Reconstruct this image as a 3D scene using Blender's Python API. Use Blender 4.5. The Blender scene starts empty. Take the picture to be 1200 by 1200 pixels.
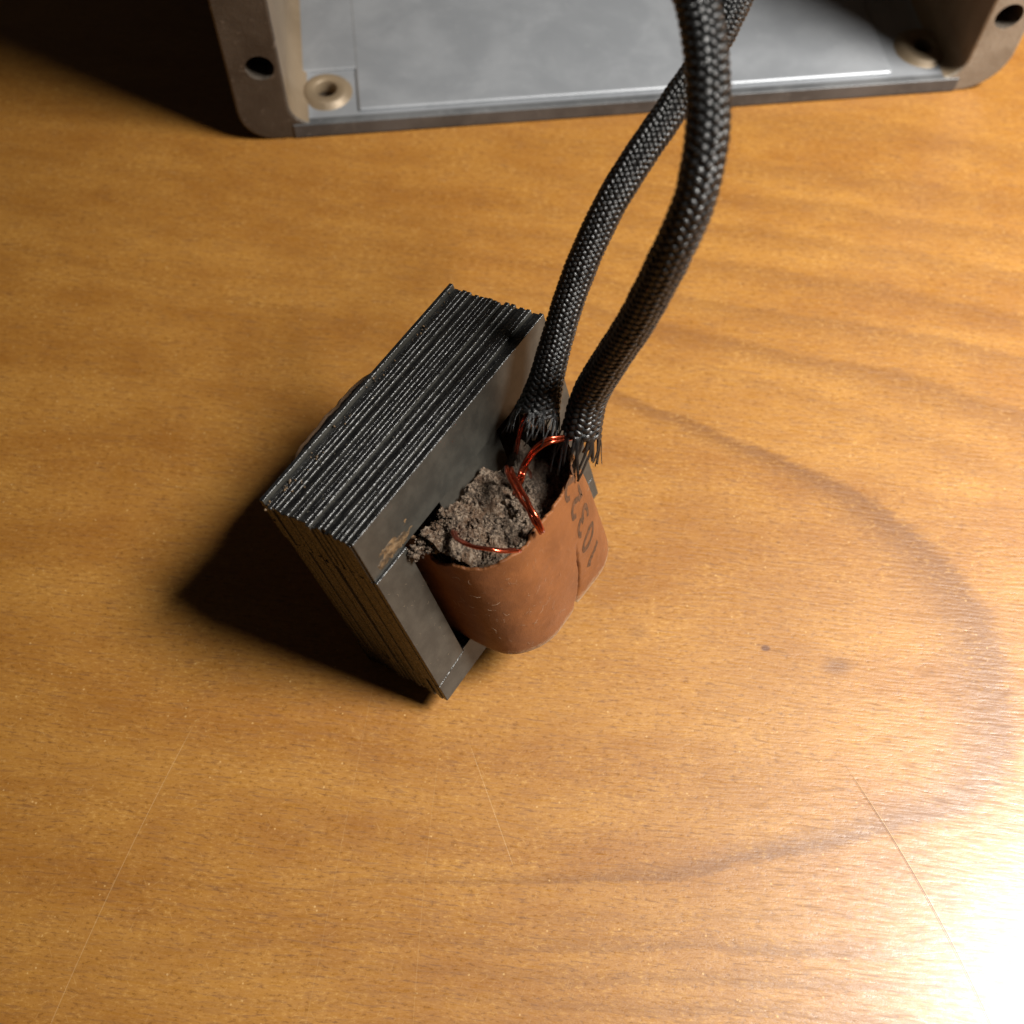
import bpy, bmesh, math, random
from mathutils import Vector, Matrix, noise
random.seed(7)
MM = 0.001
sc = bpy.context.scene
col = sc.collection

# ------------------------------------------------------------------ camera
CAM_H = 152.569
cam_d = bpy.data.cameras.new('camera')
cam = bpy.data.objects.new('camera', cam_d); col.objects.link(cam)
cam_d.sensor_fit = 'HORIZONTAL'
cam_d.lens = 3.99
cam_d.sensor_width = 3.99 * 1200 / 1293.0
cam_d.clip_start = 0.005; cam_d.clip_end = 20
cam_d.dof.use_dof = True
cam_d.dof.focus_distance = 0.144
cam_d.dof.aperture_fstop = 2.4
Rm = Matrix(((0.999791, 0.009635, 0.018055), (0.0, -0.882240, 0.470801), (0.020465, -0.470702, -0.882055)))
cr, cu, cb = Rm.col[0], -Rm.col[1], -Rm.col[2]
cam.matrix_world = Matrix(((cr.x, cu.x, cb.x, 0), (cr.y, cu.y, cb.y, 0), (cr.z, cu.z, cb.z, CAM_H * MM), (0, 0, 0, 1)))
sc.camera = cam

# ------------------------------------------------------------------ light
world = bpy.data.worlds.new('World'); sc.world = world; world.use_nodes = True
bg = world.node_tree.nodes['Background']
bg.inputs['Color'].default_value = (1.0, 0.86, 0.70, 1)
bg.inputs['Strength'].default_value = 0.018
ld = bpy.data.lights.new('desk_lamp_light', 'AREA')
ld.shape = 'DISK'; ld.size = 0.215; ld.energy = 3.6; ld.spread = math.radians(77); ld.color = (1.0, 0.97, 0.91)
lamp = bpy.data.objects.new('desk_lamp_light', ld); col.objects.link(lamp)
LP = Vector((383, 40, 546)) * MM
lamp.location = LP
lamp.rotation_euler = (Vector((0.265, 0.06, 0)) - LP).to_track_quat('-Z', 'Y').to_euler()
vs = sc.view_settings
vs.view_transform = 'Standard'; vs.look = 'None'; vs.exposure = 0.0; vs.gamma = 1.0
vs.use_curve_mapping = False

# ------------------------------------------------------------------ helpers
def obj(name, verts, faces, mats, parent=None, smooth=False, midx=None, uv=None):
    me = bpy.data.meshes.new(name)
    me.from_pydata([(x * MM, y * MM, z * MM) for x, y, z in verts], [], faces)
    for m in (mats if isinstance(mats, (list, tuple)) else [mats]): me.materials.append(m)
    if midx: me.polygons.foreach_set('material_index', midx)
    if smooth: me.polygons.foreach_set('use_smooth', [True] * len(me.polygons))
    if uv:
        l = me.uv_layers.new(name='UVMap')
        flat = [0.0] * (2 * len(me.loops))
        for i, lp in enumerate(me.loops): flat[2 * i:2 * i + 2] = uv[lp.vertex_index]
        l.data.foreach_set('uv', flat)
    me.update()
    o = bpy.data.objects.new(name, me); col.objects.link(o)
    if parent: o.parent = parent
    return o
def bm_obj(name, bm, mats, parent=None, smooth=False):
    me = bpy.data.meshes.new(name)
    bmesh.ops.scale(bm, vec=(MM,) * 3, verts=bm.verts)
    bm.to_mesh(me); bm.free()
    for m in (mats if isinstance(mats, (list, tuple)) else [mats]): me.materials.append(m)
    if smooth: me.polygons.foreach_set('use_smooth', [True] * len(me.polygons))
    o = bpy.data.objects.new(name, me); col.objects.link(o)
    if parent: o.parent = parent
    return o
def poly_prism(pts, z0, z1, bevel=0.0, seg=1):
    """2D polygon in (x, z) extruded along y from z0 to z1"""
    bm = bmesh.new()
    a = [bm.verts.new((x, z0, z)) for x, z in pts]
    b = [bm.verts.new((x, z1, z)) for x, z in pts]
    bm.faces.new(a); bm.faces.new(b[::-1])
    n = len(pts)
    for i in range(n): bm.faces.new((a[i], b[i], b[(i + 1) % n], a[(i + 1) % n]))
    bmesh.ops.recalc_face_normals(bm, faces=bm.faces)
    if bevel: bmesh.ops.bevel(bm, geom=list(bm.edges), offset=bevel, segments=seg, affect='EDGES', profile=0.5)
    return bm
def catmull(P, n):
    P = [Vector(p) for p in P]
    out = []
    Q = [P[0] * 2 - P[1]] + P + [P[-1] * 2 - P[-2]]
    for i in range(1, len(Q) - 2):
        p0, p1, p2, p3 = Q[i - 1:i + 3]
        for k in range(n):
            t = k / n
            out.append(0.5 * ((2 * p1) + (p2 - p0) * t + (2 * p0 - 5 * p1 + 4 * p2 - p3) * t * t + (3 * p1 - p0 - 3 * p2 + p3) * t ** 3))
    out.append(P[-1]); return out
class Path:
    """arc-length curve with parallel-transported frames"""
    def __init__(s, P, n=24):
        s.p = catmull(P, n); s.d = [0.0]
        for a, b in zip(s.p, s.p[1:]): s.d.append(s.d[-1] + (b - a).length)
        s.L = s.d[-1]; s.f = []
        t = (s.p[1] - s.p[0]).normalized(); u = t.orthogonal().normalized()
        for i in range(len(s.p)):
            t2 = (s.p[min(i + 1, len(s.p) - 1)] - s.p[max(i - 1, 0)]).normalized()
            u = (u - t2 * u.dot(t2)).normalized(); s.f.append((t2, u, t2.cross(u)))
    def at(s, d):
        if d <= 0: i, r = 0, 0.0; base = s.p[0] + s.f[0][0] * d; return base, s.f[0]
        lo, hi = 0, len(s.d) - 1
        while hi - lo > 1:
            m = (lo + hi) // 2
            if s.d[m] <= d: lo = m
            else: hi = m
        r = min(1.0, (d - s.d[lo]) / max(1e-9, s.d[hi] - s.d[lo]))
        p = s.p[lo].lerp(s.p[hi], r)
        fr = tuple(s.f[lo][k].lerp(s.f[hi][k], r).normalized() for k in range(3))
        return p, fr
class MB:
    def __init__(s): s.v = []; s.f = []; s.uv = []
    def ribbon(s, pts, nrm, side, hw, ht, cap=True, uscale=1.0):
        """flattened six-sided strand"""
        b = len(s.v); K = 6; dist = 0
        prof = [(-1, 0), (-.6, .75), (.6, .75), (1, 0), (.6, -.75), (-.6, -.75)]
        for i, p in enumerate(pts):
            if i: dist += (pts[i] - pts[i - 1]).length
            w = hw[i] if isinstance(hw, list) else hw
            for a, c in prof:
                q = p + side[i] * (a * w) + nrm[i] * (c * ht)
                s.v.append(q); s.uv.append((dist * uscale, a * .5 + .5))
        for i in range(len(pts) - 1):
            for k in range(K):
                k2 = (k + 1) % K
                s.f.append((b + i * K + k, b + i * K + k2, b + (i + 1) * K + k2, b + (i + 1) * K + k))
        s.f.append(tuple(b + k for k in range(K))[::-1])
        e = b + (len(pts) - 1) * K
        s.f.append(tuple(e + k for k in range(K)))
    def tube(s, pts, r, K=8):
        pts = [Vector(p) for p in pts]
        b = len(s.v); t = (pts[1] - pts[0]).normalized(); u = t.orthogonal().normalized()
        for i, p in enumerate(pts):
            t = (pts[min(i + 1, len(pts) - 1)] - pts[max(i - 1, 0)]).normalized()
            u = (u - t * u.dot(t)).normalized(); w = t.cross(u)
            rr = r[i] if isinstance(r, list) else r
            for k in range(K):
                a = 2 * math.pi * k / K
                s.v.append(p + u * (rr * math.cos(a)) + w * (rr * math.sin(a))); s.uv.append((i, k / K))
        for i in range(len(pts) - 1):
            for k in range(K):
                k2 = (k + 1) % K
                s.f.append((b + i * K + k, b + i * K + k2, b + (i + 1) * K + k2, b + (i + 1) * K + k))
        s.f.append(tuple(b + k for k in range(K))[::-1])
        e = b + (len(pts) - 1) * K
        s.f.append(tuple(e + k for k in range(K)))
    def build(s, name, mat, parent, smooth=True):
        return obj(name, [tuple(v) for v in s.v], s.f, mat, parent, smooth, uv=s.uv)
def fbm(x, y, z, oct=4, gain=.5):
    a, t, f = 1.0, 0.0, 1.0
    for _ in range(oct):
        t += a * noise.noise(Vector((x * f, y * f, z * f))); a *= gain; f *= 2.03
    return t

# --- node-graph arithmetic
class G:
    def __init__(s, name):
        s.m = bpy.data.materials.new(name); s.m.use_nodes = True
        s.t = s.m.node_tree; s.n = s.t.nodes; s.l = s.t.links
        s.bsdf = s.n['Principled BSDF']
        tc = s.n.new('ShaderNodeTexCoord'); vm = s.n.new('ShaderNodeVectorMath'); vm.operation = 'SCALE'
        vm.inputs['Scale'].default_value = 1000.0
        s.l.new(tc.outputs['Object'], vm.inputs[0]); s.co = vm.outputs[0]; s.tc = tc
        sp = s.n.new('ShaderNodeSeparateXYZ'); s.l.new(s.co, sp.inputs[0])
        s.x, s.y, s.z = (V(s, sp.outputs[i]) for i in range(3))
    def math(s, op, *a, clamp=False):
        n = s.n.new('ShaderNodeMath'); n.operation = op; n.use_clamp = clamp
        for i, v in enumerate(a):
            if isinstance(v, V): s.l.new(v.s, n.inputs[i])
            else: n.inputs[i].default_value = v
        return V(s, n.outputs[0])
    def vec(s, x, y, z):
        n = s.n.new('ShaderNodeCombineXYZ')
        for i, v in enumerate((x, y, z)):
            if isinstance(v, V): s.l.new(v.s, n.inputs[i])
            else: n.inputs[i].default_value = v
        return n.outputs[0]
    def noise(s, vec, scale, detail=3.0, rough=.55, dist=0.0, color=False):
        n = s.n.new('ShaderNodeTexNoise'); n.inputs['Scale'].default_value = scale
        n.inputs['Detail'].default_value = detail; n.inputs['Roughness'].default_value = rough
        n.inputs['Distortion'].default_value = dist
        s.l.new(vec, n.inputs['Vector'])
        return n.outputs['Color'] if color else V(s, n.outputs['Fac'])
    def voro(s, vec, scale, feature='F1'):
        n = s.n.new('ShaderNodeTexVoronoi'); n.inputs['Scale'].default_value = scale; n.feature = feature
        s.l.new(vec, n.inputs['Vector']); return V(s, n.outputs['Distance'])
    def smooth(s, v, a, b):
        n = s.n.new('ShaderNodeMapRange'); n.interpolation_type = 'SMOOTHSTEP'
        s.l.new(v.s, n.inputs[0]); n.inputs[1].default_value = a; n.inputs[2].default_value = b
        return V(s, n.outputs[0])
    def mix(s, f, a, b):
        n = s.n.new('ShaderNodeMix'); n.data_type = 'RGBA'
        if isinstance(f, V): s.l.new(f.s, n.inputs[0])
        else: n.inputs[0].default_value = f
        for i, v in ((6, a), (7, b)):
            if isinstance(v, tuple): n.inputs[i].default_value = (*v, 1)
            else: s.l.new(v, n.inputs[i])
        return n.outputs[2]
    def set(s, **k):
        for n, v in k.items():
            i = s.bsdf.inputs[n.replace('_', ' ')]
            if isinstance(v, V): s.l.new(v.s, i)
            elif isinstance(v, tuple): i.default_value = (*v, 1)
            elif isinstance(v, (int, float)): i.default_value = v
            else: s.l.new(v, i)
        return s
    def bump(s, h, dist=0.05, strength=1.0):
        n = s.n.new('ShaderNodeBump'); n.inputs['Distance'].default_value = dist * MM
        n.inputs['Strength'].default_value = strength
        s.l.new(h.s, n.inputs['Height']); s.l.new(n.outputs[0], s.bsdf.inputs['Normal']); return s
    def rnd(s):
        n = s.n.new('ShaderNodeObjectInfo'); return V(s, n.outputs['Random'])
class V:
    def __init__(s, g, sock): s.g = g; s.s = sock
    def __add__(s, o): return s.g.math('ADD', s, o)
    __radd__ = __add__
    def __sub__(s, o): return s.g.math('SUBTRACT', s, o)
    def __rsub__(s, o): return s.g.math('SUBTRACT', o, s)
    def __mul__(s, o): return s.g.math('MULTIPLY', s, o)
    __rmul__ = __mul__
    def __truediv__(s, o): return s.g.math('DIVIDE', s, o)
    def __pow__(s, o): return s.g.math('POWER', s, o)
    def max(s, o): return s.g.math('MAXIMUM', s, o)
    def min(s, o): return s.g.math('MINIMUM', s, o)
    def abs(s): return s.g.math('ABSOLUTE', s)
    def clamp(s): return s.g.math('ADD', s, 0.0, clamp=True)

# ------------------------------------------------------------------ materials
def mat_wood():
    g = G('honey_wood_veneer')
    warp = g.noise(g.vec(g.x * .022, g.y * .045, 0), 1.0, 3, .5)
    warp2 = g.noise(g.vec(g.x * .11, g.y * .5, 4.0), 1.0, 3, .6)
    c, s_ = math.cos(math.radians(-5)), math.sin(math.radians(-5))
    gg = g.x * c + g.y * s_
    hh = g.x * (-s_) + g.y * c + (warp - .5) * 9.0 + (warp2 - .5) * 2.2
    h2 = g.x * .105 + g.y + (warp - .5) * 4.0
    # cathedral figure: nested arches with their nose to the right
    F = gg + 1.29e-3 * ((hh - 59.0).max(0.0) ** 2.8) + 2.27e-4 * ((59.0 - hh).max(0.0) ** 3.6)
    Fd = F + (g.noise(g.vec(gg * .25, hh * 2.0, 1.0), 1.0, 2) - .5) * 6.0
    lines = None
    for f0, wi, wo, amp in ((69.0, 12.0, 4.0, 1.35), (38.0, 16.0, 10.0, .10), (112.0, 16.0, 6.0, .35), (150.0, 30.0, 9.0, .85), (205.0, 34.0, 12.0, .70), (270.0, 40.0, 15.0, .65), (345.0, 44.0, 18.0, .55), (440.0, 60.0, 26.0, .55), (560.0, 90.0, 40.0, .50), (760.0, 130.0, 60.0, .45)):
        d = Fd - f0
        ins = 1.0 - g.smooth(d * -1.0, 0.0, wi)
        out = 1.0 - g.smooth(d, 0.0, wo)
        ln = ins * out * amp * (.22 + .78 * g.smooth(gg, -35.0, 45.0))
        lines = ln if lines is None else lines.max(ln)
    broad = g.noise(g.vec(gg * .012, hh * .09, 2.0), 1.0, 3, .55)
    cloud = g.noise(g.vec(gg * .07, hh * .12, 6.0), 1.0, 4, .6)
    fib = g.noise(g.vec(gg * .16, h2 * 1.5, 3.0), 1.0, 3, .6)
    fib2 = g.noise(g.vec(gg * .28, h2 * 2.6, 5.0), 1.0, 2, .6)
    fleck = g.noise(g.vec(gg * 1.0, h2 * 2.1, 8.0), 1.0, 3, .7)
    patch = g.noise(g.vec(gg * .22, h2 * .5, 9.0), 1.0, 4, .65)
    t = broad * .4 + cloud * .35 + patch * .25
    base = g.mix(g.smooth(t, .32, .68), (.246, .095, .0125), (.356, .164, .030))
    base = g.mix((lines * .66).clamp(), base, (.165, .064, .013))
    base = g.mix(g.smooth(fib, .54, .66) * .24, base, (.16, .062, .011))
    base = g.mix(g.smooth(fib2, .56, .66) * (.14 + g.smooth(patch, .38, .62) * .42), base, (.125, .044, .008))
    base = g.mix(g.smooth(fleck, .54, .68) * (.14 + g.smooth(cloud, .35, .65) * .26), base, (.54, .30, .075))
    base = g.mix((1.0 - g.smooth(fleck, .32, .46)) * .55, base, (.13, .050, .010))
    # varnish dust specks, their glints painted as pale dots, and short random rubs
    vd = g.voro(g.vec(g.x, g.y, 0.0), .65)
    specks = (1.0 - g.smooth(vd, .05, .13)) * g.smooth(g.noise(g.vec(g.x * .7, g.y * .7, 3.3), 1.0, 2), .48, .56)
    rub = None
    for an, sd in ((32, 11.0), (118, 23.0), (68, 31.0)):
        ca, sa = math.cos(math.radians(an)), math.sin(math.radians(an))
        n_ = g.smooth(g.noise(g.vec((g.x * ca + g.y * sa) * .35, (g.y * ca - g.x * sa) * 4.5, sd), 1.0, 1), .70, .76)
        rub = n_ if rub is None else rub.max(n_)
    base = g.mix((specks * .45).max(rub * .13), base, (.66, .42, .17))
    # dark pips and a bruise
    for (px, py, r, rr, k) in ((40.6, 59.0, .40, .90, .92), (50.8, 56.4, .6, 3.4, .58), (44.5, 76.5, .1, .5, .55), (22.0, 61.5, .4, 2.4, .22), (-30.0, 33.0, .1, .5, .3)):
        dx = g.x - px; dy = (g.y - py) * 1.5
        d = (dx * dx + dy * dy) ** .5 + (warp2 - .5) * rr
        base = g.mix((1.0 - g.smooth(d, r, rr)) * k, base, (.10, .035, .012))
    # long hairline scratches
    def curve(y0, y1, a0, a1, a2, wd, dark):
        u = g.y - y0
        d = (g.x - (a0 + a1 * u + a2 * (u * u))).abs()
        d = d + (g.noise(g.vec(g.x * 0.0, g.y * .7, a0), 1.0, 2) - .5) * wd * .5
        return (1.0 - g.smooth(d, wd * .35, wd)) * g.smooth(g.y, y1 - 1.0, y1 + 1.0) * (1.0 - g.smooth(g.y, y0 - 6, y0 + 1.0))
    s1 = curve(42.4, -20, 49.4, -.553, -.0039, .17, True)
    s1b = curve(42.0, 12, 49.75, -.556, -.0039, .12, True)
    s2 = curve(48.7, 5, -41.1, .39, .0015, .10, False)
    s3 = curve(46.5, 28, -3.6, -.37, 0.0, .10, False)
    s4 = curve(60, -10, -16.0, .13, 0.0, .07, False)
    s5 = curve(44, -10, -7.0, .10, .001, .07, False)
    base = g.mix((s1 * .62).clamp(), base, (.15, .060, .022))
    pale = (s2 * .24).max(s3 * .26).max(s4 * .14).max(s5 * .16).max(s1b * .4)
    base = g.mix(pale, base, (.52, .33, .14))
    rough = .47 + (fib - .5) * .25 + (fib2 - .5) * .5 + (fleck - .5) * .35
    g.set(Base_Color=base, Roughness=rough, Specular_IOR_Level=.50, Coat_Weight=.28, Coat_Roughness=.22, Coat_IOR=1.45)
    return g.bump(fib * .7 + fib2 * .8 + fleck * .7 - s1 * .8 - s2 * .18 - s3 * .18, .062, 1.0).m
def mat_plate_face():
    g = G('grey_lacquered_steel')
    off = g.rnd() * 50
    v = g.vec(g.x + off, g.y, g.z)
    n1 = g.noise(v, .35, 4, .6); n2 = g.noise(v, 3.5, 3, .6); sp = g.noise(v, 6.0, 2, .5)
    base = g.mix(g.smooth(n1, .35, .68), (.044, .042, .036), (.068, .064, .054))
    base = g.mix(g.smooth(sp, .73, .78) * .6, base, (.30, .27, .21))
    base = g.mix(g.smooth(n2, .62, .76) * .18, base, (.12, .095, .065))
    g.set(Base_Color=base, Metallic=.25, Roughness=.42 + (n2 - .5) * .3, Specular_IOR_Level=.45)
    return g.bump(n2 * .6 + sp * .4, .02, .5).m
def mat_plate_edge():
    g = G('black_lacquered_edge')
    off = g.rnd() * 83
    v = g.vec(g.x * .8 + off, g.y * .4, g.z * .8 + off)
    n1 = g.noise(v, .6, 3, .6); n2 = g.noise(v, 3.2, 3, .65); sp = g.noise(g.vec(g.x * 1.5 + off, g.y * 2, g.z * 1.5), 2.2, 2, .5)
    base = g.mix(g.smooth(n1, .35, .7), (.007, .007, .0075), (.020, .0195, .019))
    base = g.mix(g.smooth(sp, .66, .74) * .65, base, (.16, .14, .10))
    g.set(Base_Color=base, Metallic=.1, Roughness=.16 + n2 * .24, Specular_IOR_Level=.6)
    return g.bump(n2 + g.noise(g.vec(g.x * 1.2 + off, g.y, g.z * 1.2), 1.3, 2) * 1.4, .12, 1.0).m
def mat_paper():
    g = G('brown_wrapping_paper')
    n1 = g.noise(g.co, .16, 4, .6); n2 = g.noise(g.co, 1.1, 4, .65); n3 = g.noise(g.co, 7.0, 3, .6)
    fz = g.noise(g.vec(g.x, g.y, g.z * 2.2), 1.6, 4, .7)
    base = g.mix(g.smooth(n1, .3, .7), (.166, .056, .0145), (.236, .083, .0225))
    base = g.mix(g.smooth(n2, .50, .76) * .40, base, (.29, .108, .036))
    base = g.mix(g.smooth(n3, .52, .66) * .42, base, (.130, .044, .014))
    # scuffed pale rims where the paper was cut and torn
    rim = (1.0 - g.smooth(g.z + (fz - .5) * 2.6, 4.4, 6.1)).max(g.smooth(g.z + (fz - .5) * 1.6, 25.5, 27.4) * .55)
    base = g.mix(rim * .8, base, (.43, .31, .19))
    scuff = g.smooth(n2 * .5 + fz * .5, .60, .70)
    base = g.mix(scuff * .34, base, (.36, .19, .095))
    # dirty left edge near the steel
    g.set(Base_Color=base, Roughness=.52, Specular_IOR_Level=.30, Sheen_Weight=.05, Sheen_Roughness=.5)
    return g.bump(n2 * .4 + n3 * .55 + rim * fz * 1.6, .10, .9).m
def mat_fill():
    g = G('crumbled_wax_fibre')
    n1 = g.noise(g.co, .42, 4, .6); n2 = g.noise(g.co, 2.2, 4, .7); n3 = g.noise(g.co, 9.0, 3, .6)
    base = g.mix(g.smooth(n2, .40, .64), (.042, .024, .013), (.245, .175, .120))
    base = g.mix(g.smooth(n1, .46, .60) * .70, base, (.085, .040, .016))
    base = g.mix(g.smooth(n3, .56, .68) * g.smooth(n2, .38, .58) * .8, base, (.42, .33, .24))
    n4 = g.noise(g.co, 1.1, 2, .5)
    base = g.mix(g.smooth(n4, .56, .68) * .55, base, (.30, .235, .175))
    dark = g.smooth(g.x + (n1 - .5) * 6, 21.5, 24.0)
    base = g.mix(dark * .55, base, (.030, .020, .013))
    g.set(Base_Color=base, Roughness=.55 + (n2 - .5) * .4, Specular_IOR_Level=.5)
    return g.bump(n2 + n3 * .8, .30, 1.0).m
def mat_simple(name, colr, rough=.5, metal=0.0, spec=.5, n=None, bump=0.0, **k):
    g = G(name)
    if n:
        sc_, c2, amt = n
        f = g.noise(g.co, sc_, 4, .6)
        g.set(Base_Color=g.mix(g.smooth(f, .35, .68) * amt, colr, c2))
        if bump: g.bump(f, bump, .8)
    else: g.set(Base_Color=colr)
    g.set(Roughness=rough, Metallic=metal, Specular_IOR_Level=spec, **k)
    return g.m
def mat_braid():
    g = G('black_glass_fibre_braid')
    uv = g.n.new('ShaderNodeSeparateXYZ'); g.l.new(g.tc.outputs['UV'], uv.inputs[0])
    u = V(g, uv.outputs[0]); v = V(g, uv.outputs[1])
    fil = g.math('SINE', v * 34.0)
    n = g.noise(g.vec(u * 2.5, v * 22.0, g.x * .3), 1.0, 3, .6)
    n2 = g.noise(g.co, .5, 3, .6)
    base = g.mix(g.smooth(n, .40, .72), (.005, .005, .0055), (.024, .0235, .023))
    base = g.mix(g.smooth(n2, .62, .80) * .35, base, (.055, .042, .026))
    g.set(Base_Color=base, Roughness=.35 + (n - .5) * .2, Specular_IOR_Level=.75)
    return g.bump(fil * .4 + n * .8, .03, .8).m
def mat_cast(name, c1, c2, c3, rough, metal, spots=.4, bump=.06):
    g = G(name)
    n1 = g.noise(g.co, .075, 4, .6, .4); n2 = g.noise(g.co, .6, 4, .6); n3 = g.noise(g.co, 2.2, 3, .6)
    base = g.mix(g.smooth(n1, .34, .68), c1, c2)
    base = g.mix(g.smooth(n2, .56, .76) * spots, base, c3)
    g.set(Base_Color=base, Metallic=metal, Roughness=rough + (n1 - .5) * .16 + (n3 - .5) * .12, Specular_IOR_Level=.5)
    return g.bump(n2 * .5 + n3 * .5, bump, .6).m
WOOD = mat_wood(); FACE = mat_plate_face(); EDGE = mat_plate_edge(); PAPER = mat_paper(); FILL = mat_fill()
BRAID = mat_braid()
COPPER = mat_simple('red_enamelled_copper', (.44, .070, .026), .20, .92, .6, (3.0, (.24, .036, .016), .7), Coat_Weight=.5, Coat_Roughness=.08)
COPPER_END = mat_simple('bare_copper', (.90, .55, .38), .22, 1.0)
INK = mat_simple('stamp_ink', (.060, .034, .020), .6, 0, .3, (2.4, (.16, .065, .030), .75))
INNER_DARK = mat_simple('dark_inner_paper', (.020, .012, .008), .6, 0, .35, (1.5, (.045, .025, .014), .7), bump=.2)  # inner faces of the coil wrap, much darker than the outside
CORE_IN = mat_simple('black_wire_insulation', (.010, .010, .010), .6)
RESIN = mat_simple('tan_resin', (.175, .110, .055), .5, 0, .5, (1.3, (.050, .034, .020), 1.0), bump=.25)
FIBRE = mat_simple('pale_lint', (.36, .27, .18), .6)
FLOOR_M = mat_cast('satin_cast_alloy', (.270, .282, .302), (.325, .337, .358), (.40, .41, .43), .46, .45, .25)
WALL_M = mat_cast('tan_wall_alloy', (.205, .150, .095), (.265, .198, .130), (.31, .24, .17), .45, .25)  # warm tan tone for the inner side walls
END_M = mat_cast('brown_alloy_shaded_end', (.060, .047, .036), (.098, .079, .061), (.26, .22, .18), .52, .20, .55, .30)  # left end face, darkened in colour to paint in its shading
BOSS_M = mat_cast('brassy_boss', (.19, .140, .088), (.25, .185, .115), (.31, .24, .165), .50, .30)
LIP_M = mat_cast('dark_cast_alloy', (.085, .088, .092), (.15, .152, .156), (.24, .24, .245), .48, .35, .5)
END_R = mat_cast('mottled_alloy_lit_end', (.26, .225, .180), (.36, .32, .265), (.16, .125, .095), .52, .20, .8, .30)  # same casting's right end face, lightened in colour as if lit

# ------------------------------------------------------------------ table
bm = bmesh.new(); bmesh.ops.create_cube(bm, size=1.0)
bmesh.ops.scale(bm, vec=(900, 760, 22), verts=bm.verts)
bmesh.ops.translate(bm, vec=(0, 130, -11), verts=bm.verts)
bmesh.ops.bevel(bm, geom=list(bm.edges), offset=2.0, segments=2, affect='EDGES')
table = bm_obj('table_top', bm, WOOD)
table['kind'] = 'structure'; table['label'] = 'honey coloured wooden table top with arched grain and scratches'

# ------------------------------------------------------------------ metal enclosure
enc = bpy.data.objects.new('metal_enclosure', None); col.objects.link(enc)
enc.location = Vector((-40.69, 161.32, 0)) * MM; enc.rotation_euler = (0, 0, math.radians(6.98))
enc['label'] = 'open grey cast metal enclosure with tan side walls and screw holes'; enc['category'] = 'enclosure'
XL, XR, IL, IR, HW, DEP, FZ = -7.1, 141.9, 2.5, 132.9, 84.0, 118.0, 3.0
def arc(cx, cz, r, a0, a1, n):
    return [(cx + r * math.cos(math.radians(a0 + (a1 - a0) * i / n)), cz + r * math.sin(math.radians(a0 + (a1 - a0) * i / n))) for i in range(n + 1)]
prof = [(XL - .5, HW)] + arc(XL + 6.5, 6.5, 6.5, 180, 270, 8) + arc(XR - 8.5, 8.5, 8.5, 270, 360, 10) + [(XR + .3, HW), (IR + .2, HW)] \
    + arc(IR - 4.6, FZ + 4.6, 4.6, 0, -90, 10) + arc(IL + 4.6, FZ + 4.6, 4.6, 270, 180, 10) + [(IL - .3, HW)]
bm = poly_prism(prof, 0, DEP)
bmesh.ops.bevel(bm, geom=[e for e in bm.edges if abs(e.verts[0].co.y - e.verts[1].co.y) < 1e-4 and e.verts[0].co.y < 1], offset=.45, segments=2, affect='EDGES', profile=.5)
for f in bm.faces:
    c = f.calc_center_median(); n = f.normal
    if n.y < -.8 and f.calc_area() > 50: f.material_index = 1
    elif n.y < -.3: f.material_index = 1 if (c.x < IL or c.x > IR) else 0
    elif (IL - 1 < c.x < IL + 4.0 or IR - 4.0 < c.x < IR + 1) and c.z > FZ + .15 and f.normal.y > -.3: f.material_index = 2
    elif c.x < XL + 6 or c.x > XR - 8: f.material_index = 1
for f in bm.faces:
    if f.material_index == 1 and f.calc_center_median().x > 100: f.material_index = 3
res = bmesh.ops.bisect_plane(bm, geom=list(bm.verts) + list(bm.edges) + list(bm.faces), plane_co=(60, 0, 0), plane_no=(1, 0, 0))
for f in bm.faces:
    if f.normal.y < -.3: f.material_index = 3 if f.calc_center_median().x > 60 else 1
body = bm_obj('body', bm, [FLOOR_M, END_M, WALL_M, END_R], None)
# drilled screw holes
HOLES = [((-1.2, 0, 16.4), 2.55, 'Y', 26), ((137.0, 0, 16.8), 2.65, 'Y', 26), ((9.2, 8.4, 2.7), 2.2, 'Z', 7.0), ((128.0, 9.2, 2.7), 2.2, 'Z', 7.0)]
bc = bmesh.new()
for (c, r, ax, ln) in HOLES:
    m = Matrix.Translation(c) @ (Matrix.Rotation(math.radians(90), 4, 'X') if ax == 'Y' else Matrix())
    bmesh.ops.create_cone(bc, cap_ends=True, segments=28, radius1=r, radius2=r, depth=ln, matrix=m)
    if ax == 'Y':
        pass
cut = bm_obj('cut', bc, END_M)
md = body.modifiers.new('holes', 'BOOLEAN'); md.object = cut; md.operation = 'DIFFERENCE'; md.solver = 'EXACT'
dg = bpy.context.evaluated_depsgraph_get()
newme = bpy.data.meshes.new_from_object(body.evaluated_get(dg))
body.modifiers.clear(); body.data = newme; newme.name = 'body'
bpy.data.objects.remove(cut)
body.parent = enc
for pgn in newme.polygons: pgn.use_smooth = False
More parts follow.
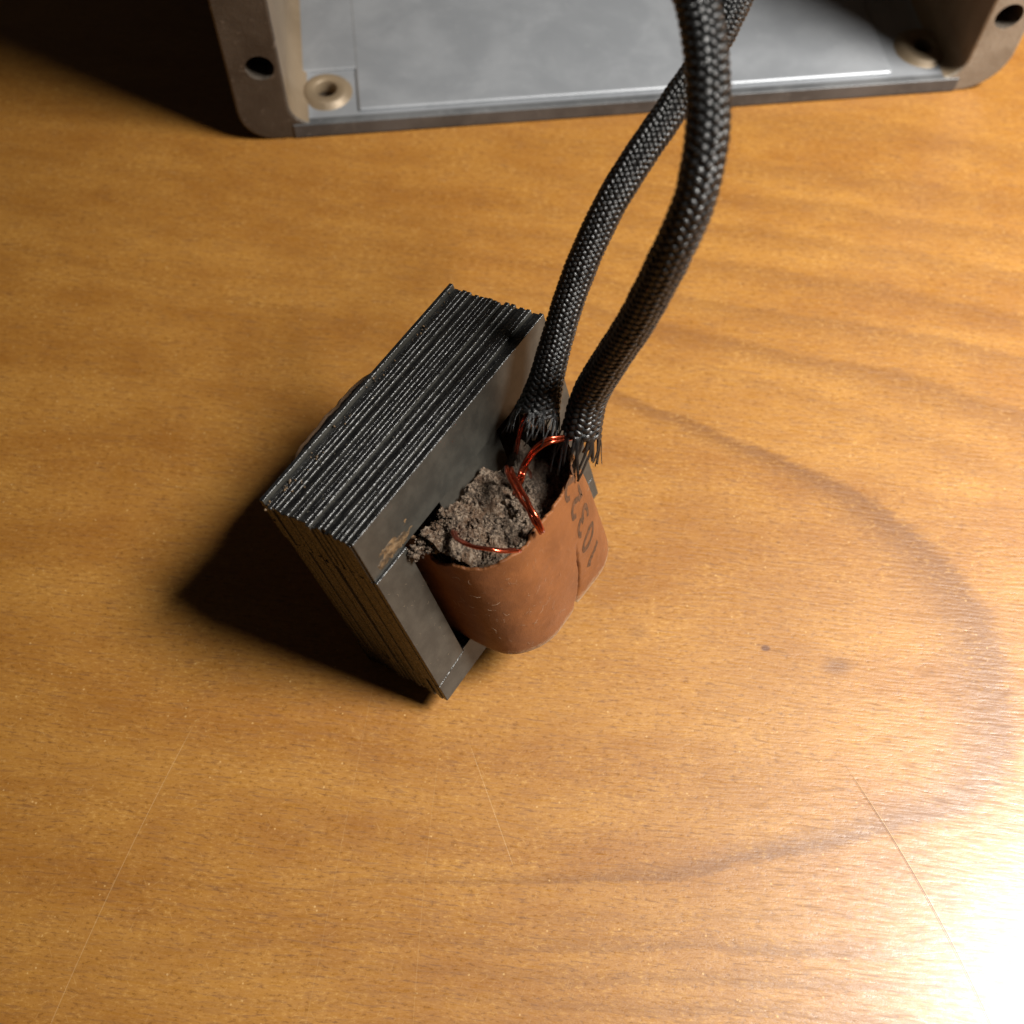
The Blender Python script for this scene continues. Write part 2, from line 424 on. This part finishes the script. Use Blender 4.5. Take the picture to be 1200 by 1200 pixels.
# raised centre panel with a rounded front edge, and a narrow pad beside it
def pad(name, x0, x1, y0, y1, z0, z1, bv, mat):
    bm = bmesh.new(); bmesh.ops.create_cube(bm, size=1.0)
    bmesh.ops.scale(bm, vec=(x1 - x0, y1 - y0, z1 - z0), verts=bm.verts)
    bmesh.ops.translate(bm, vec=((x0 + x1) / 2, (y0 + y1) / 2, (z0 + z1) / 2), verts=bm.verts)
    bmesh.ops.bevel(bm, geom=[e for e in bm.edges if max(v.co.z for v in e.verts) > z1 - 1e-3], offset=bv, segments=4, affect='EDGES', profile=.5)
    return bm_obj(name, bm, mat, enc)
pad('floor_panel', 15.0, 119.8, 2.4, DEP - 1, FZ - .6, FZ + .62, .6, FLOOR_M)
pad('front_lip', IL + .15, IR - .15, -.22, 1.55, .35, FZ + .22, .2, LIP_M)
pad('floor_pad', 4.5, 16.0, 14.0, DEP - 2, FZ - .6, FZ + .50, .40, FLOOR_M)
for (bx, by, R) in ((9.2, 8.4, 4.5), (128.0, 9.2, 5.2)):
    prf = [(2.05, FZ - 1.5), (2.05, FZ + .7), (2.3, FZ + .95), (R - 1.0, FZ + 1.0), (R - .4, FZ + .8), (R, FZ + .3), (R + .7, FZ - .1)]
    N = 40; vv = []; ff = []
    for i in range(N):
        a = 2 * math.pi * i / N
        for r, z in prf: vv.append((bx + r * math.cos(a), by + r * math.sin(a), z))
    m = len(prf)
    for i in range(N):
        for k in range(m - 1): ff.append((i * m + k, ((i + 1) % N) * m + k, ((i + 1) % N) * m + k + 1, i * m + k + 1)[::-1])
    obj('screw_boss', vv, ff, BOSS_M, enc, True)

# ------------------------------------------------------------------ transformer
tr = bpy.data.objects.new('transformer', None); col.objects.link(tr)
EX, EB, EH = Vector((0.555217, 0.831697, 0.003772)), Vector((-0.789899, 0.528722, -0.310664)), Vector((-0.260373, 0.169506, 0.950512))
ORG = Vector((-5.908, 49.041, 4.68))
tr.matrix_world = Matrix(((EX.x, EB.x, EH.x, ORG.x * MM), (EX.y, EB.y, EH.y, ORG.y * MM), (EX.z, EB.z, EH.z, ORG.z * MM), (0, 0, 0, 1)))
tr['label'] = 'small laminated steel transformer with torn brown paper coil and two black braided leads'
tr['category'] = 'transformer'
W_, HT, DB = 40.0, 37.2, 15.0
NP = 21; PT = DB / NP; TH = PT - .055
LEG, YT, YB = 6.0, 29.5, 5.0     # leg width, top yoke starts, bottom yoke height
WA, WB_ = 13.6, 26.4             # centre leg
def plate_mesh(name, pts, th, bev=.075):
    bm = poly_prism(pts, 0, th, bev)
    for f in bm.faces:
        f.material_index = 0 if abs(f.normal.y) > .9 else 1
    me = bpy.data.meshes.new(name)
    bmesh.ops.scale(bm, vec=(MM,) * 3, verts=bm.verts); bm.to_mesh(me); bm.free()
    me.materials.append(FACE); me.materials.append(EDGE); return me
g_ = .10
E_low = plate_mesh('e_plate', [(0, 0), (W_, 0), (W_, YT - g_), (W_ - LEG, YT - g_), (W_ - LEG, YB), (WB_, YB), (WB_, YT - g_), (WA, YT - g_), (WA, YB), (LEG, YB), (LEG, YT - g_), (0, YT - g_)], TH)
I_top = plate_mesh('i_plate', [(0, YT), (W_, YT), (W_, HT), (0, HT)], TH)
E_up = plate_mesh('e_plate', [(0, HT), (0, YB + g_), (LEG, YB + g_), (LEG, YT), (WA, YT), (WA, YB + g_), (WB_, YB + g_), (WB_, YT), (W_ - LEG, YT), (W_ - LEG, YB + g_), (W_, YB + g_), (W_, HT)], TH)
I_bot = plate_mesh('i_plate', [(0, 0), (W_, 0), (W_, YB), (0, YB)], TH)
# front sheet: its legs, bottom yoke and set-back top yoke show as separate pieces
F_leg = plate_mesh('e_plate', [(0, 4.05), (LEG, 4.6), (LEG, 29.5), (0, 29.5)], TH, .07)
F_leg2 = plate_mesh('e_plate', [(W_ - LEG, 4.6), (W_, 4.05), (W_, 29.5), (W_ - LEG, 29.5)], TH, .07)
F_bot = plate_mesh('i_plate', [(0, 0), (W_, 0), (W_, 3.97), (W_ - LEG, 4.52), (W_ - LEG - .1, YB), (LEG + .1, YB), (LEG, 4.52), (0, 3.97)], TH, .07)
def plate(me, b, da=0, dh=0, ra=0, rb=0):
    o = bpy.data.objects.new(me.name.split('.')[0], me); col.objects.link(o); o.parent = tr
    o.location = (da * MM, b * MM, dh * MM); o.rotation_euler = (0, ra, rb)
    return o
rj = random.Random(3)
plate(F_leg, 0); plate(F_leg2, 0); plate(F_bot, .02)
plate(I_top, .40, .12, -.06)
for i in range(1, NP):
    b = i * PT + .05
    j = lambda s: rj.uniform(-s, s)
    if i % 2: plate(E_low, b, j(.18), abs(j(.10)), j(.0020), j(.002)); plate(I_top, b, j(.30), j(.24) - .10, j(.0050), j(.003))
    else: plate(E_up, b, j(.22), j(.20) - .04, j(.0040), j(.003)); plate(I_bot, b, j(.20), abs(j(.10)), 0, j(.002))
# the hindmost sheet stands a little proud
last = plate(I_top, DB + .10, .30, .42, -.006, .002)

# ---- coil
CA, CB_ = 20.0, 7.5
RA, RB, RC = 12.2, 18.0, 7.2     # half sizes and corner radius
def section(n):
    """rounded rectangle points by arc length, starting at the middle of the front face going to +a"""
    ha, hb = RA - RC, RB - RC
    segs = []
    per = 4 * ha + 4 * hb + 2 * math.pi * RC
    out = []
    q = math.pi * RC / 2
    for i in range(n):
        s = per * i / n
        t = s
        if t < ha: out.append((t, -RB, 0, -1)); continue
        t -= ha
        if t < q: a = -math.pi / 2 + t / RC; out.append((ha + RC * math.cos(a), -hb + RC * math.sin(a), math.cos(a), math.sin(a))); continue
        t -= q
        if t < 2 * hb: out.append((RA, -hb + t, 1, 0)); continue
        t -= 2 * hb
        if t < q: a = t / RC; out.append((ha + RC * math.cos(a), hb + RC * math.sin(a), math.cos(a), math.sin(a))); continue
        t -= q
        if t < 2 * ha: out.append((ha - t, RB, 0, 1)); continue
        t -= 2 * ha
        if t < q: a = math.pi / 2 + t / RC; out.append((-ha + RC * math.cos(a), hb + RC * math.sin(a), math.cos(a), math.sin(a))); continue
        t -= q
        if t < 2 * hb: out.append((-RA, hb - t, -1, 0)); continue
        t -= 2 * hb
        if t < q: a = math.pi + t / RC; out.append((-ha + RC * math.cos(a), -hb + RC * math.sin(a), math.cos(a), math.sin(a))); continue
        t -= q
        out.append((-ha + t, -RB, 0, -1))
    return out, per
NS, NV = 1100, 90
SEC, PER = section(NS)
def seam_a(h):  # seam runs up the front, leaning to the right
    return 18.55 + 3.9 * (1 - math.exp(-(h - 4.4) / 4.6))
def shell_pt(i, h, off=0.0):
    a, b, na, nb = SEC[i % NS]
    s = PER * (i % NS) / NS
    if s > PER / 2: s -= PER
    # gentle crown across the flat faces, dents, tucked-in lower rim, lap joint
    flat = max(0.0, 1 - (a / RA) ** 2) if abs(nb) > .05 else 0
    r = .35 * flat + .26 * fbm(a * .10, b * .10, h * .08 + 3, 2) + .025 * fbm(a * .7, b * .7, h * .7, 3)
    r -= .55 * max(0.0, 1 - (h - 4.2) / 1.3) ** 2
    r += .30 * math.sin(math.pi * min(1, max(0, (h - 4) / 22)))
    if b < 0 and h < 16:
        d = (a + CA) - seam_a(h) - .35 * fbm(h * .6, 2, 2, 3)
        fade = max(0.0, min(1.0, (16 - h) / 7))
        if d > 0: r -= fade * .24 * math.exp(-d / 2.5)
        r -= .35 * math.exp(-(d / .7) ** 2) * max(0.0, (9.5 - h) / 5.5)
        r -= fade * (1.0 + .3 * fbm(h * 2, 0, 4, 2)) * math.exp(-(d / .24) ** 2)
    if na > 0 and b < 0: r -= .055 * na * max(0.0, h - 6)
    r += off
    return (CA + a + na * r, CB_ + b + nb * r, h)
def top_h(i):
    a, b, na, nb = SEC[i % NS]
    if b > -8: return 28.6 + .3 * fbm(a * .5, b * .5, 1, 2)
    aa = a + CA
    t = 25.3 + .8 * fbm(aa * .28, b * .28, 5.0, 2) + .30 * fbm(aa * .9, b * .9, 2.0, 3) + .05 * fbm(aa * 3, b * 3, 2.0, 2)
    t += .9 * max(0, min(1, (aa - 22) / 6)) - 1.0 * math.exp(-((aa - 15.2) / 1.1) ** 2)
    return t
def bot_h(i):
    a, b, na, nb = SEC[i % NS]
    h = 4.3 + .16 * fbm(a * .9, b * .9, 9.0, 3)
    if b < -5: h += 2.2 * max(0, 1 - abs(a + CA - 18.8) / 1.2) ** 1.2
    if b > 10: h -= .55
    return h
vv = []; ff = []
TK = .55
for i in range(NS):
    t, bo = top_h(i), bot_h(i)
    for k in range(NV): 
        h = bo + (t - bo) * k / (NV - 1); vv.append(shell_pt(i, h))
    fr = .22 * fbm(i * .12, 1, 1, 3)
    vv.append(shell_pt(i, t + .10 + fr * .5, -TK * .5)); vv.append(shell_pt(i, t - .10, -TK))
    vv.append(shell_pt(i, t - 7.0, -TK)); vv.append(shell_pt(i, bo + .1, -TK))
M_ = NV + 4
for i in range(NS):
    j = (i + 1) % NS
    for k in range(M_):
        k2 = (k + 1) % M_
        ff.append((i * M_ + k, j * M_ + k, j * M_ + k2, i * M_ + k2))
mi = [1 if NV < (q % M_) < M_ - 1 else 0 for q in range(len(ff))]
coil = obj('coil', vv, ff, [PAPER, INNER_DARK], tr, True, mi)
coil['label'] = 'brown paper coil wrap with torn top edge'
# stamped number, reading up the coil: strokes in glyph units (x right 0..1, y up 0..1.5)
def arcp(cx, cy, rx, ry, a0, a1, n=10): return [(cx + rx * math.cos(math.radians(a0 + (a1 - a0) * i / n)), cy + ry * math.sin(math.radians(a0 + (a1 - a0) * i / n))) for i in range(n + 1)]
GLY = {'1': [[(.25, 1.2), (.5, 1.5), (.5, 0)]],
       '0': [arcp(.5, .75, .42, .75, 90, 450, 22)],
       '3': [arcp(.45, 1.1, .42, .40, 150, -80, 12) + arcp(.45, .38, .48, .40, 85, -150, 12)],
       '2': [arcp(.48, 1.06, .42, .44, 165, -25, 12) + [(.62, .62), (.25, .25), (.05, .02), (.95, .04)]]}
front = {}
def coil_front(a, h):
    # index on the section by a, front side only
    best = min((i for i in range(NS) if SEC[i][1] < -RB + RC * .8), key=lambda i: abs(SEC[i][0] + CA - a))
    return best
import bisect
fidx = sorted(((SEC[i][0] + CA, i) for i in range(NS) if SEC[i][1] < -RB + RC * .75))
fa = [t[0] for t in fidx]
def on_coil(a, h, off):
    k = min(max(bisect.bisect(fa, a), 1), len(fa) - 1)
    a0, a1 = fa[k - 1], fa[k]; r = (a - a0) / max(1e-6, a1 - a0)
    p, q = Vector(shell_pt(fidx[k - 1][1], h, off)), Vector(shell_pt(fidx[k][1], h, off))
    return p.lerp(q, r)
tv = []; tf = []
rt = random.Random(5)
for n_, ch in enumerate('10322'):
    h0 = 9.2 + n_ * 3.75
    for st in GLY[ch]:
        P = [Vector((x, y)) for x, y in st]
        D = []
        for p, q in zip(P, P[1:]):
            m = max(1, int((q - p).length / .10))
            D += [p.lerp(q, k / m) for k in range(m)]
        D.append(P[-1])
        b = len(tv)
        for i, p in enumerate(D):
            t = (D[min(i + 1, len(D) - 1)] - D[max(0, i - 1)]).normalized()
            nn = Vector((-t.y, t.x)) * (.15 + .06 * fbm(i * .4, n_, 3, 2))
            for sgn in (-1, 1):
                gx, gy = p + nn * sgn
                gy_ = gy * 1.95
                h = h0 + gx * 2.35 - (gy_ - 1.4) * .62      # back-slanted
                a = 26.2 - gy_
                tv.append(tuple(on_coil(a, h, .035)))
        for i in range(len(D) - 1): tf.append((b + 2 * i, b + 2 * i + 1, b + 2 * i + 3, b + 2 * i + 2))
num = obj('printed_number', tv, tf, INK, coil, True)
num['label'] = 'dark stamped number 10322 running along the coil'

# crumbled filling inside the torn end, front and back
def inside(a, b, m=0.0):
    x, y = abs(a - CA), abs(b - CB_)
    hx, hy = RA - RC, RB - RC
    dx, dy = max(0, x - hx), max(0, y - hy)
    return math.hypot(dx, dy) < RC - m and x < RA - m and y < RB - m
def fill_h(a, b):
    near = max(0.0, min(1.0, (b + 10) / 10))          # 0 at paper, 1 at the steel
    left = 1 / (1 + math.exp((a - 22.2 - .25 * b + .8 * fbm(a * .5, b * .5, 7, 2)) * 1.5))
    h = 21.0 + 3.6 * left + 2.9 * near * left + 3.0 * near * (1 - left)
    h += 2.2 * math.exp(-((a - 8.5) / 2.2) ** 2) * near
    h += 5.2 * math.exp(-((a - 26.2) / 1.6) ** 2 - ((b + 2.6) / 1.5) ** 2) + 4.2 * math.exp(-((a - 29.3) / 1.2) ** 2 - ((b + 1.0) / 1.6) ** 2)
    h -= 3.0 * math.exp(-((a - 17.6) / 1.0) ** 2 - ((b + 5.6) / 1.3) ** 2)   # hollows
    h -= 1.8 * math.exp(-((a - 10.3) / 1.3) ** 2 - ((b + 6.6) / .8) ** 2)
    h -= 1.6 * math.exp(-((a - 14.2) / .8) ** 2 - ((b + 7.6) / 1.1) ** 2)
    amp = .80 + .20 * left
    pit = noise.noise(Vector((a * .85, b * .85, 14)))
    pit2 = noise.noise(Vector((a * 1.9, b * 1.9, 21)))
    h += amp * (1.0 * fbm(a * .40, b * .40, 2, 2) - 1.5 * max(0, pit - .2) - .8 * max(0, pit2 - .25) + .40 * abs(fbm(a * 1.5, b * 1.5, 4, 3)) + .26 * fbm(a * 3.4, b * 3.4, 6, 3) + .14 * noise.noise(Vector((a * 9, b * 9, 1))))
    return min(h, 29.2 if b > -.6 else 31.5)
def fill(name, mirror=False):
    st = .09; na_, nb_ = int(24.8 / st), int(10.6 / st)
    vid = {}; vv = []; ff = []
    for i in range(na_ + 1):
        for k in range(nb_ + 1):
            a, b = 7.6 + i * st, -10.45 + k * st + .05
            if b > -.03: b = -.03
            if inside(a, b, .25):
                vid[i, k] = len(vv)
                jx, jy = .05 * noise.noise(Vector((a * 9, b * 9, 3))), .05 * noise.noise(Vector((a * 9, b * 9, 8)))
                vv.append((a + jx, (15 - b - jy) if mirror else min(b + jy, -.02), min(fill_h(a, b) + 3.5, 28.2 + .4 * fbm(a, b, 3, 3)) if mirror else fill_h(a, b)))
    for (i, k) in vid:
        q = [(i, k), (i + 1, k), (i + 1, k + 1), (i, k + 1)]
        if all(t in vid for t in q):
            qq = tuple(vid[t] for t in q); ff.append(qq[::-1] if mirror else qq)
    return obj(name, vv, ff, FILL, coil, True)
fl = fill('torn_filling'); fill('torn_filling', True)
# loose fibres and crumbs over the filling
rf = random.Random(11)
mb = MB()
for _ in range(150):
    a, b = rf.uniform(8.3, 22), rf.uniform(-9.3, -.4)
    if not inside(a, b, .7): continue
    h = fill_h(a, b); p = Vector((a, b, h - .1))
    d = Vector((rf.uniform(-1, 1), rf.uniform(-1, 1), rf.uniform(.1, 1.2))).normalized(); L = rf.uniform(.3, 1.0)
    c = Vector((rf.uniform(-1, 1), rf.uniform(-1, 1), rf.uniform(-.6, .6))) * .35
    mb.tube([p, p + d * L * .5 + c * L * .4, p + d * L + c * L], rf.uniform(.010, .022), 4)
o = mb.build('fibre_fuzz', FIBRE, coil); o['kind'] = 'stuff'
mb = MB()
def crumb(mb, c, r, rnd):
    b = len(mb.v); N1, N2 = 5, 7
    sd = rnd.uniform(0, 99)
    for i in range(N1 + 1):
        for k in range(N2):
            th, ph = math.pi * i / N1, 2 * math.pi * k / N2
            d = Vector((math.sin(th) * math.cos(ph), math.sin(th) * math.sin(ph), math.cos(th)))
            mb.v.append(c + d * r * (1 + 1.1 * noise.noise(d * 1.9 + Vector((sd, 0, 0))))); mb.uv.append((0, 0))
    for i in range(N1):
        for k in range(N2):
            mb.f.append((b + i * N2 + k, b + i * N2 + (k + 1) % N2, b + (i + 1) * N2 + (k + 1) % N2, b + (i + 1) * N2 + k))
for _ in range(200):
    a, b = rf.uniform(8.2, 23), rf.uniform(-9.5, -.3)
    if not inside(a, b, .6): continue
    crumb(mb, Vector((a, b, fill_h(a, b) + rf.uniform(-.12, .08))), .07 + .33 * rf.random() ** 3, rf)
for _ in range(260):   # crumbs spilled into the corner beside the leg
    a = 5.6 + 7.5 * rf.random() ** 1.3; b_ = rf.uniform(-2.2, -.05) * (.25 + .75 * min(1, (a - 5.5) / 3))
    crumb(mb, Vector((a, b_, 29.2 - 1.7 * rf.random() - .45 * abs(b_))), .08 + .34 * rf.random() ** 2, rf)
o = mb.build('filling_crumbs', FILL, coil); o['kind'] = 'stuff'
# lint on the paper and steel
mb = MB()
for n_ in range(110):
    if n_ < 85:
        i = rf.choice(fidx)[1] if rf.random() < .45 else rf.randrange(int(NS * .83), int(NS * .96)); h = rf.uniform(5, 24.5)
        p = Vector(shell_pt(i, h, .03)); a, b, na, nb = SEC[i]; nr = Vector((na, nb, 0)); tg = Vector((-nb, na, 0))
    else:
        p = Vector((rf.uniform(.3, 6), -.02, rf.uniform(5, 29))); nr = Vector((0, -1, 0)); tg = Vector((1, 0, 0))
    up = Vector((0, 0, 1)); L = rf.uniform(.25, 1.1) * (1 if n_ < 85 else .4); an = rf.uniform(0, 6.28)
    d = tg * math.cos(an) + up * math.sin(an); e = tg * -math.sin(an) + up * math.cos(an); kk = rf.uniform(-.5, .5)
    mb.tube([p, p + d * L * .5 + e * kk * L + nr * .15 * L, p + d * L + nr * rf.uniform(0, .35) * L], rf.uniform(.006, .013), 4)
o = mb.build('lint', FIBRE, coil); o['kind'] = 'stuff'

# ---- tan resin smears on the steel
def blob_strip(name, pts, thick, wid, n=500, seed=1, parent=tr):
    r_ = random.Random(seed); mb = MB(); P = Path(pts)
    for _ in range(n):
        s = r_.random() * P.L; p, fr = P.at(s)
        q = p + Vector((r_.gauss(0, wid) if wid else 0, 0, 0)) + fr[1] * r_.gauss(0, wid * .5) + fr[2] * r_.gauss(0, wid * .5)
        crumb(mb, q, r_.uniform(.3, 1.0) * thick, r_)
    return mb.build(name, RESIN, parent)
def smear(name, a0, a1, h0, h1, b, seed, dens=.5, th=.16):
    """thin lumpy resin film lying on a b-plane"""
    st = .12; vid = {}; vv = []; ff = []
    n1, n2 = int((a1 - a0) / st), int((h1 - h0) / st)
    for i in range(n1 + 1):
        for k in range(n2 + 1):
            a, h = a0 + i * st, h0 + k * st
            u, w = i / n1, k / n2
            e = 1 - max(abs(u - .5), abs(w - .5)) * 2
            t = fbm(a * .55 + seed, h * .9, 3, 3) * .8 + e * 1.5 - dens
            vid[i, k] = len(vv)
            vv.append((a, b - th * max(-.6, min(1.0, t * 1.4 + .3 * fbm(a * 3, h * 3, seed, 2))), h))
    for i in range(n1):
        for k in range(n2): ff.append((vid[i, k], vid[i + 1, k], vid[i + 1, k + 1], vid[i, k + 1]))
    return obj(name, vv, ff, RESIN, tr, True)
smear('resin_smear', .2, 9.5, 29.5, 33.0, .40, 4.0, .80, .12)
smear('resin_smear', .5, 7.5, 29.6, 31.9, .39, 9.0, .62, .16)
def top_resin(name, pts, seed):
    r_ = random.Random(seed); mb = MB()
    for (a, b, h, s, n) in pts:
        for _ in range(n): crumb(mb, Vector((a + r_.gauss(0, s), b + r_.gauss(0, s * .5), h + r_.uniform(-.15, .08))), r_.uniform(.05, .17), r_)
    return mb.build(name, RESIN, tr)
top_resin('resin_lump', [(.3, 14.3, 37.1, .35, 16), (.5, 13.3, 37.1, .3, 12), (3.2, 14.0, 37.35, .6, 20), (5.0, 12.7, 37.2, .8, 8)], 2)
top_resin('resin_lump', [(9, 13.8, 37.3, .9, 10), (15, 14.2, 37.35, .7, 7), (23, 14.6, 37.4, 1.2, 9), (31, 14.2, 37.35, 1.0, 10), (36, 14.6, 37.4, .9, 8)], 6)
top_resin('resin_lump', [(.05, 14.5, 34.5, .25, 8), (.0, 12.4, 30.5, .2, 5)], 8)

# ---- copper wires
def wire(P, r, n=2, gap=None, tw=.0, cut=True):
    pa = Path(P, 10); gap = gap or r * 1.05
    pts = [[] for _ in range(n)]
    K = 26
    for i in range(K + 1):
        p, fr = pa.at(pa.L * i / K)
        for k in range(n):
            an = tw * i / K * 6.28 + math.pi * k * 2 / max(n, 2) + .6
            o_ = (fr[1] * math.cos(an) + fr[2] * math.sin(an)) * (gap if n > 1 else 0)
            w_ = Vector((fbm(i * .3, k, 1, 2), fbm(i * .3, k, 5, 2), fbm(i * .3, k, 9, 2))) * r * .35
            pts[k].append(p + o_ + w_)
    mb = MB()
    for k in range(n): mb.tube(pts[k][: K + 1 - (k if cut else 0)], r, 10)
    o = mb.build('copper_wire', COPPER, tr)
    if cut:
        me_ = MB(); e = pts[0][-1]; t = (pts[0][-1] - pts[0][-2]).normalized()
        me_.tube([e + t * .005, e + t * .05], r * .93, 10)
        c = me_.build('bare_end', COPPER_END, o, False)
    return o
wire([(28.6, -4.9, 33.2), (27.25, -4.2, 32.6), (26.5, -3.6, 31.2), (25.6, -3.2, 29.3), (25.3, -2.4, 27.0)], .17, 2, cut=False)
wire([(30.5, -9.9, 31.2), (29.9, -9.3, 29.0), (28.5, -8.6, 29.4), (27.3, -8.1, 30.2), (26.3, -7.4, 30.5), (25.2, -6.5, 29.8), (24.1, -5.5, 28.4), (23.1, -5.0, 27.0), (22.3, -4.0, 24.6)], .24, 3, .30, .3, cut=False)
wire([(21.6, -4.0, 27.6), (21.2, -5.0, 29.8), (20.24, -6.0, 30.55), (19.22, -7.5, 30.2), (17.86, -9.8, 29.1), (16.94, -11.4, 27.9), (16.72, -12.0, 25.6)], .30, 2, .30, .35)
wire([(20.0, -5.6, 26.0), (20.5, -7.0, 29.2), (21.36, -7.0, 29.9), (23.0, -6.0, 28.2), (24.3, -4.7, 24.6)], .24, 2, .24, .2, cut=False)
wire([(11.8, -2.2, 26.2), (11.0, -3.2, 28.2), (9.99, -4.5, 29.2), (9.46, -6.0, 29.8), (9.32, -7.8, 30.1), (9.82, -10.0, 30.1), (11.04, -11.3, 29.0), (12.5, -12.0, 27.6)], .24, 2, .20, .12)

# ---- braided leads
C1 = [(29.74,-4.35,31.54),(32.05,-4.65,34.51),(34.23,-5.00,37.37),(37.42,-6.30,42.76),(40.57,-7.95,47.89),(44.42,-10.08,53.07),(48.52,-11.91,56.61),(54.13,-13.66,59.68),(60.39,-14.81,62.17),(67.98,-14.86,64.79),(75.85,-14.27,67.33),(85.55,-11.92,70.03)]
C2 = [(29.88,-9.43,27.57),(32.64,-10.57,33.49),(33.74,-14.57,40.57),(34.32,-19.01,47.74),(35.31,-24.09,57.32),(37.16,-26.32,62.69),(38.94,-26.77,65.94),(40.89,-26.54,68.42),(43.31,-25.62,70.96),(46.46,-23.86,73.77),(49.35,-21.65,76.10),(53.02,-18.49,78.81),(58.04,-14.17,81.69)]
def lead(P, R, n, pitch, flare, flen, fray, fspread, seed, s0=0.0, lean=None, label=None, fwid=.45):
    path = Path(P); r_ = random.Random(seed)
    root = bpy.data.objects.new('braided_lead', None); col.objects.link(root); root.parent = tr
    if label: root['label'] = label
    amp, ht = .17, .17
    circ = 2 * math.pi * R
    hw = .5 * (circ / n) * math.sin(math.atan2(pitch, circ)) * .97
    mb = MB(); fb = MB()
    lean = Vector(lean) if lean else Vector((0, 0, 0))
    def rad(s): return R * (1 + flare * math.exp(-max(s, 0) / flen) + .14 * math.exp(-max(s, 0) / 14))
    def place(s, th, dr):
        p, (t, u, w) = path.at(s)
        rr = rad(s) + dr
        nr = u * math.cos(th) + w * math.sin(th)
        wob = .06 * noise.noise(Vector((s * .35, 0, seed)))
        return p + nr * (rr * (1 + wob)) + lean * (math.exp(-max(s, 0) / flen) * (1 + max(0, -s) * .3)), nr, t
    M_ = int(2 * n * (path.L - s0) / pitch * 3)
    for sg in (1, -1):
        for k in range(n):
            pts, nrm, side = [], [], []
            ph = r_.uniform(-.06, .06); start = s0 + r_.uniform(0, .5)
            prev = None
            for i in range(M_ + 1):
                s = start + (path.L - start) * i / M_
                m = 2 * n * s / pitch
                th = sg * 2 * math.pi * s / pitch + 2 * math.pi * k / n + ph
                f = math.cos(math.pi * m) * sg
                p, nr, t = place(s, th, f * amp)
                pts.append(p); nrm.append(nr)
            for i in range(len(pts)):
                tg = (pts[min(i + 1, len(pts) - 1)] - pts[max(i - 1, 0)]).normalized()
                side.append(tg.cross(nrm[i]).normalized())
            mb.ribbon(pts, nrm, side, hw * r_.uniform(.92, 1.05), ht)
            # frayed filaments past the cut
            for q in range(3):
                L = fray * r_.uniform(.35, 1.15); off = (q - 1) * hw * .62
                th0 = sg * 2 * math.pi * start / pitch + 2 * math.pi * k / n + ph + off / R
                pp, nn, ss = [], [], []
                spread = r_.uniform(.1, 1.0) * fspread; tw = sg * r_.uniform(.1, .7)
                for j in range(6):
                    u_ = j / 5; s = start + .8 - (L + .8) * u_
                    th = th0 - tw * u_ * L / (R * 2.2)
                    p, nr, t = place(s, th, .05 + spread * u_ ** 1.6 * L * .6)
                    pp.append(p); nn.append(nr)
                for j in range(6):
                    tg = (pp[min(j + 1, 5)] - pp[max(j - 1, 0)]).normalized(); ss.append(tg.cross(nn[j]).normalized())
                fb.ribbon(pp, nn, ss, [hw * fwid * (1 - .25 * j / 5) for j in range(6)], .07)
    b = mb.build('braided_sleeve', BRAID, root); b['kind'] = 'stuff'
    fo = fb.build('frayed_end', BRAID, root); fo['kind'] = 'stuff'
    ic = MB(); pts = []; rr = []
    for i in range(90):
        s = .6 + (path.L - .6) * i / 89; p, nr, t = place(s, 0, 0); c, _ = path.at(s)
        pts.append(c + lean * math.exp(-s / flen)); rr.append((rad(s) - .28) * (.6 if i == 0 else 1))
    ic.tube(pts, rr, 16); ic.build('inner_insulation', CORE_IN, root)
    return root
lead(C1, 1.60, 10, 6.8, .62, 2.8, 2.6, .45, 21, .2, (-.9, -.2, .1), 'slimmer black braided lead with flared end')
lead(C2, 1.86, 8, 7.4, .26, 2.4, 5.0, .34, 33, 1.3, None, 'thicker black braided lead with frayed strands over the coil', .60)
